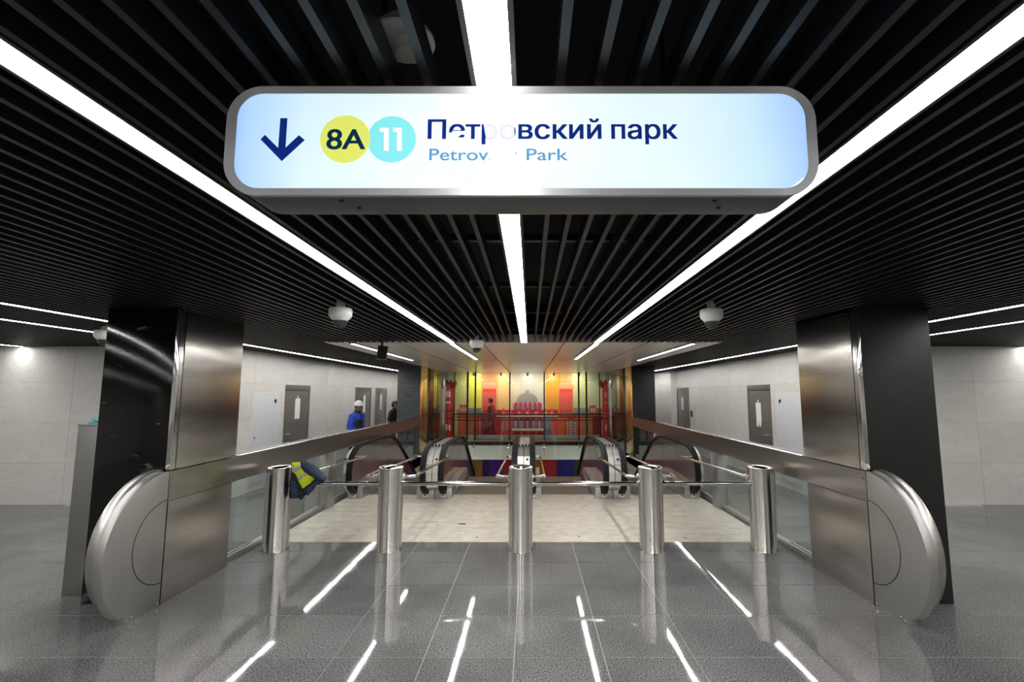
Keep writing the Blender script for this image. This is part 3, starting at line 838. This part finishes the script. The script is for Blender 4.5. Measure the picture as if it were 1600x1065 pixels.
# ------------------------------------------------------------------ the sign
YS = 1.2
sg = thing('direction_sign', 'illuminated station direction sign hanging under the slat ceiling', 'sign', (.097, YS, 2.514))
sx0, sx1, sz0, sz1 = -.687, .881, 2.514, 2.818
def rrect(x0, x1, z0, z1, r, n=12):
    p = []
    for cx_, cz, a0 in ((x1 - r, z1 - r, 0), (x0 + r, z1 - r, 90), (x0 + r, z0 + r, 180), (x1 - r, z0 + r, 270)):
        p += [(cx_ + r * math.cos(math.radians(a0 + 90 * k / n)), cz + r * math.sin(math.radians(a0 + 90 * k / n))) for k in range(n + 1)]
    return p
mk('housing', MB().prism(rrect(sx0 + .004, sx1 - .004, sz0 + .004, sz1 - .004, .090), 'y', YS + .018, YS + .155), 'signbody', sg, bevel=.006)
o_, i_ = rrect(sx0, sx1, sz0, sz1, .092), rrect(sx0 + .024, sx1 - .024, sz0 + .022, sz1 - .017, .068)
fm = MB(); n = len(o_)
vs = [(x, YS + .017, z) for x, z in o_] + [(x, YS + .004, z) for x, z in o_] + [(x, YS + .010, z) for x, z in i_] + [(x, YS + .017, z) for x, z in i_]
fs = []
for k in range(n):
    k2 = (k + 1) % n
    for r_ in range(3): fs.append((r_ * n + k, r_ * n + k2, (r_ + 1) * n + k2, (r_ + 1) * n + k))
    fs.append((3 * n + k, 3 * n + k2, k2, k))
fm.add(vs, fs); mk('frame', fm, 'signrim', sg, smooth=True)
mk('face', MB().prism(rrect(sx0 + .0235, sx1 - .0235, sz0 + .0215, sz1 - .0165, .068), 'y', YS + .011, YS + .016), 'signface', sg)
for x in (-.39, .62):
    for y in (.05, .10):
        mk('screw', MB().lathe([(.006, -.001), (.006, .004)], (x + (.03 if y > .06 else 0), YS + y, sz0 + .001), 10), 'black', sg)
for x in (-.3, .5):
    mk('hanger', MB().tube([(x, YS + .08, sz1 - .01), (x, YS + .08, 3.2)], .008, 8), 'black', sg)
YP = YS + .0105
def sp(px, py): return at_y(px, py, YP)
def disc(name, px, py, rpx, mat, d):
    a = sp(px, py); r = rpx * (sp(px + 1, py)[0] - a[0])
    pts = [(a[0] + r * math.cos(2 * PI * k / 64), a[1] + r * math.sin(2 * PI * k / 64)) for k in range(64)]
    return mk(name, MB().prism(pts, 'y', YP - d, YP - d + .0006), mat, sg)
def text(name, body, px0, px1, pyb, pyt, mat, d, par, bold=.0, cap_ref=None):
    cu = bpy.data.curves.new(name, 'FONT'); cu.body = body; cu.size = 1.0; cu.resolution_u = 6
    tmp = bpy.data.objects.new(name, cu); COL.objects.link(tmp)
    bpy.context.view_layer.update()
    me = bpy.data.meshes.new_from_object(tmp.evaluated_get(bpy.context.evaluated_depsgraph_get()))
    COL.objects.unlink(tmp); bpy.data.objects.remove(tmp)
    xs_ = [v.co.x for v in me.vertices]
    x0, x1 = min(xs_), max(xs_)
    a, b = sp(px0, pyb), sp(px1, pyb); top = sp(px0, pyt)
    sx = (b[0] - a[0]) / (x1 - x0); sz = (top[1] - a[1]) / .7273
    for v in me.vertices: v.co = ((v.co.x - x0) * sx + a[0], YP - d, v.co.y * sz + a[1])
    if bold:                                     # heavier strokes: the same glyphs laid side by side
        vs = [v.co.copy() for v in me.vertices]; fs = [tuple(p.vertices) for p in me.polygons]; mb = MB()
        for k, (ox, oz) in enumerate(((-1, -.35), (-1, .35), (1, -.35), (1, .35), (0, 0))):
            mb.add([(v.x + ox * bold, v.y - .00003 * k, v.z + oz * bold) for v in vs], fs)
        me = bpy.data.meshes.new(name); me.from_pydata(mb.v, [], mb.f)
    me.materials.clear(); me.materials.append(M[mat])
    o = ob(name, me, par); o.location = -base_of(par)
    return o
dk = disc('line_badge', 612, 217.5, 38, 'cyan', .0006); dk['label'] = 'cyan round badge reading 11'
for k in (0, 20.5):
    one = [(594 + k, 200), (607.5 + k, 200), (607.5 + k, 236), (600 + k, 236), (600 + k, 206.5), (594 + k, 206.5)]
    mk('badge_number', MB().prism([sp(*p) for p in one], 'y', YP - .0017, YP - .0012), 'printwhite', dk)
dk = disc('line_badge', 539.5, 217.5, 39, 'yellow', .0014); dk['label'] = 'yellow round badge reading 8A'
text('badge_number', '8A', 511, 570, 233.5, 201, 'ink', .0024, dk, .0016)
text('station_name', 'Петровский', 669, 939, 217, 187, 'navy', .0012, sg, .0016)
text('station_name', 'парк', 956, 1058, 217, 187, 'navy', .0012, sg, .0016)
text('station_name_latin', 'Petrovsky', 671, 808, 250.5, 231.5, 'paleblue', .0012, sg, .0004)
text('station_name_latin', 'Park', 823, 887, 250.5, 231.5, 'paleblue', .0012, sg, .0004)
ar = [(438.5, 185), (449.5, 185), (446.5, 231), (467.5, 211.5), (476.5, 219), (440.5, 252), (407.5, 218), (414.5, 211), (435, 231.5)]
mk('arrow', MB().prism([sp(*p) for p in ar], 'y', YP - .0016, YP - .001), 'navy', sg, label='dark blue downward arrow')

# ------------------------------------------------------------------ cameras, loudspeaker, plenum fixture
def dome_cam(x, y, label, z=ZC):
    t = thing('dome_camera', label, 'security camera', (x, y, z), 'dome security cameras')
    mk('bracket', B(x - .032, x + .032, y - .03, y + .03, z - .048, z + .03), 'plastic', t, bevel=.004)
    h = .052
    def zz(p): return [(a, -.048 + (b + .048) * 1.3) for a, b in p]
    mk('housing', MB().lathe(zz([(.02, h - .099), (.100, h - .101), (.108, h - .110), (.108, h - .150), (.102, h - .164), (.072, h - .190), (.05, h - .191)]), (x, y, z), 32), 'plastic', t, smooth=True)
    prof = [(.066 * math.cos(a), h - .191 - .058 * math.sin(a)) for a in [i * PI / 2 / 8 for i in range(8)]] + [(.004, h - .2492)]
    mk('dome', MB().lathe(zz(prof), (x, y, z), 28), 'smoked', t, smooth=True)
    mk('dome_ring', MB().lathe(zz([(.067, h - .194), (.070, h - .1915), (.067, h - .1912)]), (x, y, z), 28), 'plastic', t, smooth=True)
dome_cam(-1.70, 4.55, 'white dome camera hanging from the slats on the left')
dome_cam(1.89, 4.62, 'white dome camera hanging from the slats on the right')
dome_cam(-.70, 7.35, 'white dome camera hanging before the cream soffit near the centre')
dome_cam(-5.43, 6.20, 'white dome camera half hidden behind the left black pillar')
t = thing('hanging_speaker', 'dark flat panel hanging on a short rod by the soffit edge', 'loudspeaker', (-2.36, 8.0, 2.55))
mk('rod', MB().tube([(-2.36, 8.0, 2.99), (-2.36, 8.0, 2.78)], .018, 10), 'black', t)
pb = MB().prism([(-.085, 0), (.085, .0), (.085, .24), (-.085, .24)], 'y', -.02, .02)
o = mk('body', pb, principled('panel_grey', (.20, .20, .20), .4, metal=.4), t, bevel=.012)
o.location = Vector((-2.365, 8.0, 2.555)) - t.location; o.rotation_euler = (math.radians(-8), math.radians(5), math.radians(10))
p = mk('grille', MB().prism([(-.072, .012), (.072, .012), (.072, .228), (-.072, .228)], 'y', -.0235, -.0205), 'black', o); p.location = (0, 0, 0)
t = thing('ceiling_loudspeaker', 'round white fixture half hidden above the slats beside the sign', 'loudspeaker', (-.235, 1.246, 2.97))
mk('dish', MB().lathe([(.085, 0), (.088, .006), (.084, .02), (.05, .06), (.02, .09)], (-.235, 1.246, 2.975), 32), 'plastic', t, smooth=True)
mk('cone', MB().lathe([(.035, -.022), (.045, -.012), (.05, 0)], (-.222, 1.262, 2.975), 24), 'plastic', t, smooth=True)
mk('cord', MB().tube([(-.235, 1.246, 3.06), (-.235, 1.246, 3.55)], .008, 8), 'black', t)

# ------------------------------------------------------------------ pedestal behind the left pillar
t = thing('pedestal', 'tall grey metal pedestal standing behind the left black pillar', 'pedestal', (-4.3, 5.3, 0))
mk('body', B(-4.53, -4.18, 5.0, 5.45, 0, 1.66), 'pedestal', t, bevel=.004)
mk('top_plate', B(-4.535, -4.175, 4.995, 5.455, 1.661, 1.685), 'steel_h', t, bevel=.003)
t = thing('folded_cloth', 'small folded teal cloth lying on the grey pedestal', 'cloth', (-4.33, 5.12, 1.685))
def pillow(x0, x1, y0, y1, z0, h, seed):
    r = random.Random(seed); mb = MB(); n = 14; vs = []; fs = []
    for i in range(n + 1):
        for j in range(n + 1):
            u, v = i / n, j / n
            e = min(1, 5 * min(u, 1 - u, v, 1 - v) + .15)
            vs.append((x0 + (x1 - x0) * u, y0 + (y1 - y0) * v, z0 + h * (e ** .5) * (.85 + .15 * math.sin(9 * u + 5 * v + seed))))
    for i in range(n):
        for j in range(n): fs.append((i * (n + 1) + j, (i + 1) * (n + 1) + j, (i + 1) * (n + 1) + j + 1, i * (n + 1) + j + 1))
    k = len(vs); rim = [i * (n + 1) for i in range(n + 1)] + [n * (n + 1) + j for j in range(1, n + 1)] + [i * (n + 1) + n for i in range(n - 1, -1, -1)] + [j for j in range(n - 1, 0, -1)]
    bot = [(vs[q][0], vs[q][1], z0) for q in rim]; m_ = len(rim)
    vs += bot
    fs += [(rim[a], rim[(a + 1) % m_], k + (a + 1) % m_, k + a) for a in range(m_)] + [tuple(range(k, k + m_))]
    return mb.add(vs, fs)
mk('fold', pillow(-4.44, -4.20, 5.02, 5.24, 1.6855, .035, 1), 'cloth_blue', t, smooth=True)
mk('fold', pillow(-4.425, -4.21, 5.03, 5.22, 1.722, .032, 2), 'cloth_blue', t, smooth=True)
t = thing('wheel', 'black caster edge peeking in at the far left of the floor', 'caster', (-6.42, 5.9, 0))
mk('tyre', MB().tube([(-6.44, 5.9, .08), (-6.38, 5.9, .08)], .08, 20), 'rubber', t, smooth=True, bevel=.01)
mk('hub', MB().tube([(-6.445, 5.9, .08), (-6.375, 5.9, .08)], .03, 14), 'chrome', t, smooth=True)

# ------------------------------------------------------------------ jacket and vest on the barrier rail
YJ = 6.34
def jp(x, y, Y=YJ): return at_y(440 + x / 10.65, 700 + y / 10.65, Y)
def puffy(outline, Y, depth, mats, wr=.012, back=.03, seed=0, rings=7):
    """closed cloth form: outline (x,z) bulged towards the viewer with soft folds"""
    n0 = len(outline); P = []
    for i in range(n0):
        a, b = outline[i], outline[(i + 1) % n0]
        k = max(2, int(math.hypot(b[0] - a[0], b[1] - a[1]) / .02))
        P += [(a[0] + (b[0] - a[0]) * q / k, a[1] + (b[1] - a[1]) * q / k) for q in range(k)]
    cx_ = sum(p[0] for p in P) / len(P); cz = sum(p[1] for p in P) / len(P); n = len(P)
    vs = []; fs = []
    for side in (-1, 1):
        for r in range(rings):
            s = 1 - r / rings
            d = (depth if side < 0 else back) * math.sqrt(max(0, 1 - s ** 2.2))
            for (x, z) in P:
                xx, zz = cx_ + (x - cx_) * s, cz + (z - cz) * s
                f = wr * (math.sin(60 * xx + 25 * zz + seed) + .7 * math.sin(95 * zz - 40 * xx + 2 * seed)) * (1 - s) * 1.2
                vs.append((xx, Y + side * d + f, zz))
        vs.append((cx_, Y + side * (depth if side < 0 else back), cz))
    m_ = rings * n + 1
    for sd in (0, 1):
        o = sd * m_
        for r in range(rings - 1):
            for k in range(n):
                k2 = (k + 1) % n; fs.append((o + r * n + k, o + r * n + k2, o + (r + 1) * n + k2, o + (r + 1) * n + k))
        for k in range(n): fs.append((o + (rings - 1) * n + k, o + (rings - 1) * n + (k + 1) % n, o + rings * n))
    for k in range(n): fs.append((k, (k + 1) % n, m_ + (k + 1) % n, m_ + k))
    return MB().add(vs, fs)
t = thing('jacket', 'dark blue work jacket slung over the rail by the left bollard', 'jacket', (*(lambda p: (p[0], YJ))(jp(350, 500)), .75))
body = [jp(*p) for p in ((165, 260), (330, 205), (420, 330), (560, 470), (600, 545), (545, 680), (440, 790), (415, 760), (320, 868), (285, 830), (150, 838), (118, 800), (135, 560))]
mk('body', puffy(body, YJ, .055, None, .012, .10, 1), 'jacket', t, smooth=True)
flap = [jp(*p, YJ - .05) for p in ((380, 690), (600, 530), (575, 640), (440, 785))]
mk('hem_flap', puffy(flap, YJ - .055, .02, None, .006, .01, 3), 'jacket2', t, smooth=True)
lin = [jp(*p, YJ - .05) for p in ((150, 520), (235, 560), (270, 810), (150, 835))]
mk('lining', puffy(lin, YJ - .05, .02, None, .006, .01, 4), 'jacket2', t, smooth=True)
sl = [(340, 240), (420, 275), (520, 330), (610, 400), (690, 465), (735, 510)]
rs = [.045, .062, .068, .066, .056, .045]
pts = []
for (a, b), dy in zip(sl, (-.02, -.05, -.07, -.075, -.07, -.06)):
    q = jp(a, b); pts.append((q[0], YJ + dy, q[1]))
sv = MB().tube(pts, rs, 18)
sv.v = [(x + .006 * math.sin(70 * z + 30 * y), y + .008 * math.sin(80 * x + 60 * z), z + .004 * math.sin(90 * x)) for x, y, z in sv.v]
s_o = mk('sleeve', sv, 'jacket2', t, smooth=True)
e1, e0 = Vector(pts[-1]), Vector(pts[-2]); dr = (e1 - e0).normalized()
mk('cuff', MB().tube([tuple(e1 - dr * .02), tuple(e1 + dr * .012)], [.049, .047], 18), 'jacket', s_o, smooth=True)
mk('cuff_opening', MB().tube([tuple(e1 + dr * .010), tuple(e1 + dr * .0135)], [.038, .038], 18), 'rubber', s_o)
t = thing('safety_vest', 'bright yellow reflective vest lying over the hung jacket', 'vest', (*(lambda p: (p[0], YJ - .08))(jp(350, 450)), .8))
YV = YJ - .075
vest = [jp(*p, YV) for p in ((170, 235), (320, 228), (345, 310), (455, 385), (580, 480), (470, 590), (350, 672), (290, 580), (235, 440), (170, 380))]
vo = mk('panel', puffy(vest, YV, .035, None, .004, .02, 2), 'hivis', t, smooth=True)
for q in (((168, 330), (320, 270), (345, 318), (215, 400), (175, 400)), ((265, 480), (440, 372), (470, 405), (295, 535))):
    bnd = [jp(*p, YV - .03) for p in q]
    mk('reflective_band', puffy(bnd, YV - .030, .014, None, .002, .012, 2, 5), 'reflective', vo, smooth=True)

# ------------------------------------------------------------------ people
def skin_body(name, joints, edges, mats, pick, parent, root):
    me = bpy.data.meshes.new(name)
    me.from_pydata([j[0] for j in joints], edges, [])
    o = bpy.data.objects.new(name, me); COL.objects.link(o)
    md = o.modifiers.new('skin', 'SKIN'); md.use_smooth_shade = True
    o.modifiers.new('sub', 'SUBSURF').levels = 2
    for i, sv in enumerate(me.skin_vertices[0].data):
        r = joints[i][1]; sv.radius = r if isinstance(r, tuple) else (r, r); sv.use_root = (i == root)
    bpy.context.view_layer.update()
    nm = bpy.data.meshes.new_from_object(o.evaluated_get(bpy.context.evaluated_depsgraph_get()))
    bpy.data.objects.remove(o)
    nm.materials.clear()
    for k in mats: nm.materials.append(M[k])
    for p in nm.polygons:
        p.material_index = pick(p.center); p.use_smooth = True
    b = bpy.data.objects.new(name, nm); COL.objects.link(b); b.parent = parent
    return b
def person(label, loc, rz, H, mats, pick, head_turn, hat, extra=None, stride=0.0, bulk=1.0):
    t = thing('person', label, 'person', loc); t.rotation_euler = (0, 0, rz)
    k = H / 1.78
    J = [((0, 0, .98), (.15, .115)), ((0, .01, 1.15), (.155, .12)), ((0, .01, 1.33), (.18, .13)), ((0, 0, 1.45), (.13, .09)), ((0, -.01, 1.53), .055), ((0, -.02, 1.60), .06)]
    E_ = [(0, 1), (1, 2), (2, 3), (3, 4), (4, 5)]
    for s in (-1, 1):
        n = len(J)
        J += [((s * .19, 0, 1.42), .078), ((s * .245, .03, 1.16), .068), ((s * .235, -.05, .92), .050), ((s * .23, -.075, .84), .036)]
        E_ += [(3, n), (n, n + 1), (n + 1, n + 2), (n + 2, n + 3)]
        n = len(J)
        st = s * stride
        J += [((s * .10, 0, .90), .105), ((s * .105, -.02 * s - st * .45 - abs(st) * .12, .52 - abs(st) * .03), .075), ((s * .105, .02 * s - st, .10), .055), ((s * .11, -.12 - st, .045), .045)]
        E_ += [(0, n), (n, n + 1), (n + 1, n + 2), (n + 2, n + 3)]
        # hand: palm and five fingers
        h = len(J)
        px_, py_, pz_ = s * .228, -.085, .775
        J += [((px_, py_, pz_), (.030, .016))]; E_ += [(h - 5, h)]
        for f in range(4):
            q = len(J); fy = -.03 + .02 * f; ln = (.058, .072, .076, .066)[3 - f]
            J += [((px_, py_ + fy, pz_ - .045), .0095), ((px_ - s * .010, py_ + fy, pz_ - .045 - ln * .55), .0088), ((px_ - s * .028, py_ + fy, pz_ - .045 - ln), .0075)]
            E_ += [(h, q), (q, q + 1), (q + 1, q + 2)]
        q = len(J)
        J += [((px_ - s * .008, py_ - .042, pz_ + .005), .011), ((px_ - s * .016, py_ - .058, pz_ - .030), .0095)]; E_ += [(h, q), (q, q + 1)]
    J = [(p, ((r[0] * bulk, r[1] * bulk) if isinstance(r, tuple) else (r * bulk if r > .062 else r))) for p, r in J]
    J = [(tuple(c_ * k for c_ in p), tuple(v * k for v in r) if isinstance(r, tuple) else r * k) for p, r in J]
    b = skin_body('body', J, E_, mats, lambda c_: pick(c_ / k), t, 0)
    # head with face
    hd = MB(); n, m_ = 26, 20; vs = []; fs = []
    for i in range(m_ + 1):
        th = PI * i / m_
        for j in range(n):
            ph = 2 * PI * j / n
            x, y, z = math.sin(th) * math.cos(ph), math.sin(th) * math.sin(ph), math.cos(th)
            X_, Y_, Z_ = x * .076, y * .096, z * .122
            if z < 0: X_ *= 1 - .22 * (-z); Y_ *= 1 - .10 * (-z)
            fr = max(0, -y)
            if fr > .3:
                ax = abs(x)
                Y_ -= .022 * math.exp(-((ax / .16) ** 2)) * math.exp(-(((z + .12) / .16) ** 2))        # nose
                Y_ += .010 * math.exp(-(((ax - .36) / .16) ** 2)) * math.exp(-(((z - .08) / .10) ** 2))  # eye sockets
                Y_ -= .006 * math.exp(-((ax / .30) ** 2)) * math.exp(-(((z + .46) / .07) ** 2))         # lips
            vs.append((X_ * k, Y_ * k, Z_ * k))
    for i in range(m_):
        for j in range(n):
            j2 = (j + 1) % n; fs.append((i * n + j, i * n + j2, (i + 1) * n + j2, (i + 1) * n + j))
    hd.add(vs, fs)
    head = bpy.data.objects.new('head', hd.mesh('head', 'skin', smooth=True)); COL.objects.link(head); head.parent = t
    head.location = (0, -.035 * k, 1.665 * k); head.rotation_euler = (math.radians(4), 0, head_turn)
    for s in (-1, 1):
        e = bpy.data.objects.new('ear', MB().lathe([(.004, -.03), (.012, -.018), (.014, 0), (.013, .018), (.005, .030)], (s * .075 * k, .005, 0), 10).mesh('ear', 'skin', smooth=True)); COL.objects.link(e); e.parent = head
        y = bpy.data.objects.new('eye', MB().lathe([(.002, -.007), (.010, -.004), (.012, 0), (.010, .004), (.002, .007)], (s * .030 * k, -.082 * k, .010 * k), 10).mesh('eye', 'hair', smooth=True)); COL.objects.link(y); y.parent = head
    mo = bpy.data.objects.new('mouth', MB().box(-.022, .022, -.093 * k, -.080 * k, -.058, -.052).mesh('mouth', 'redcloth')); COL.objects.link(mo); mo.parent = head
    def dome_(name, r, z0, mat, sc=(1, 1, 1), low=0.0, par=head, frontcut=False):
        mb = MB(); vs = []; fs = []; n = 28; m_ = 12
        for i in range(m_ + 1):
            th = (PI / 2 + low) * i / m_
            for j in range(n):
                ph = 2 * PI * j / n
                q = th
                if frontcut and math.sin(ph) < -.25: q = min(th, PI / 2 * .72)
                vs.append((sc[0] * r * math.sin(q) * math.cos(ph), sc[1] * r * math.sin(q) * math.sin(ph), z0 + sc[2] * r * math.cos(q)))
        for i in range(m_):
            for j in range(n):
                j2 = (j + 1) % n; fs.append((i * n + j, i * n + j2, (i + 1) * n + j2, (i + 1) * n + j))
        mb.add(vs, fs)
        o = bpy.data.objects.new(name, mb.mesh(name, mat, smooth=True)); COL.objects.link(o); o.parent = par
        sd = o.modifiers.new('th', 'SOLIDIFY'); sd.thickness = .006; sd.offset = 1
        return o
    if hat == 'helmet':
        hm = dome_('helmet', .115, .030, 'helmet', (.95, 1.12, 1.02))
        br = MB().prism([(math.cos(a) * (.118), math.sin(a) * .140 - (.035 if math.sin(a) < -.3 else 0)) for a in [2 * PI * i / 32 for i in range(32)]], 'z', .026, .034)
        bo = bpy.data.objects.new('brim', br.mesh('brim', 'helmet', bevel=.002)); COL.objects.link(bo); bo.parent = hm
        dome_('hair', .088, -.005, 'hair', (.95, 1.13, 1.05), .5, frontcut=True)
    else:
        dome_('hood', .100, .006, 'hair', (.98, 1.18, 1.26), .75, frontcut=True)
    if extra: extra(t, k)
    return t
def pick_man(c_):
    if c_.z < .855 and abs(c_.x) > .19: return 2
    if c_.z < .86: return 1
    if c_.z > 1.50: return 1 if c_.z < 1.555 else 2
    if abs(c_.x) > .155: return 0
    if c_.y > .02: return 0
    return 1 if c_.z < 1.34 else 0
def collar(t, k):
    cb = bpy.data.objects.new('collar', MB().lathe([(.082, 1.47 * k), (.088, 1.50 * k), (.085, 1.555 * k), (.074, 1.557 * k)], (0, -.012, 0), 22).mesh('collar', 'darkcloth', smooth=True)); COL.objects.link(cb); cb.parent = t
    zp = bpy.data.objects.new('zip', MB().box(-.006, .006, -.142, -.128, .95, 1.45).mesh('zip', 'black')); COL.objects.link(zp); zp.parent = t
person('person in blue jacket and white hard hat standing in the left aisle', (-4.34, 12.5, 0), math.radians(72), 1.78, ['workblue', 'darkcloth', 'skin'], pick_man, math.radians(-42), 'helmet', collar, bulk=1.15)
def bag(t, k):
    bb = bpy.data.objects.new('bag', pillow(-.30, -.16, -.12, .12, .82, .26, 5).mesh('bag', 'redcloth', smooth=True)); COL.objects.link(bb); bb.parent = t
    pp = bpy.data.objects.new('scarf', MB().tube([(.02, -.15, 1.42), (.03, -.165, 1.25), (.02, -.16, 1.0)], [.03, .035, .03], 10).mesh('scarf', 'reflective', smooth=True)); COL.objects.link(pp); pp.parent = t
person('person in black hooded coat half hidden by the far dark pillar', (-4.42, 16.15, 0), math.radians(75), 1.72, ['darkcloth', 'darkcloth', 'skin'],
       lambda c_: 2 if (c_.z < .855 and abs(c_.x) > .19) or c_.z > 1.56 else 0, math.radians(-15), 'hood', bag)
person('person in dark red walking along the gallery before the mural', (-1.55, Y_GL + .93, 0), math.radians(-82), 1.80, ['dullred', 'dullred', 'skin'],
       lambda c_: 2 if (c_.z < .855 and abs(c_.x) > .19) or c_.z > 1.56 else 0, math.radians(0), 'hood', None, stride=.26, bulk=1.3)
print('tiles', n_t, 'objects', len(bpy.data.objects))
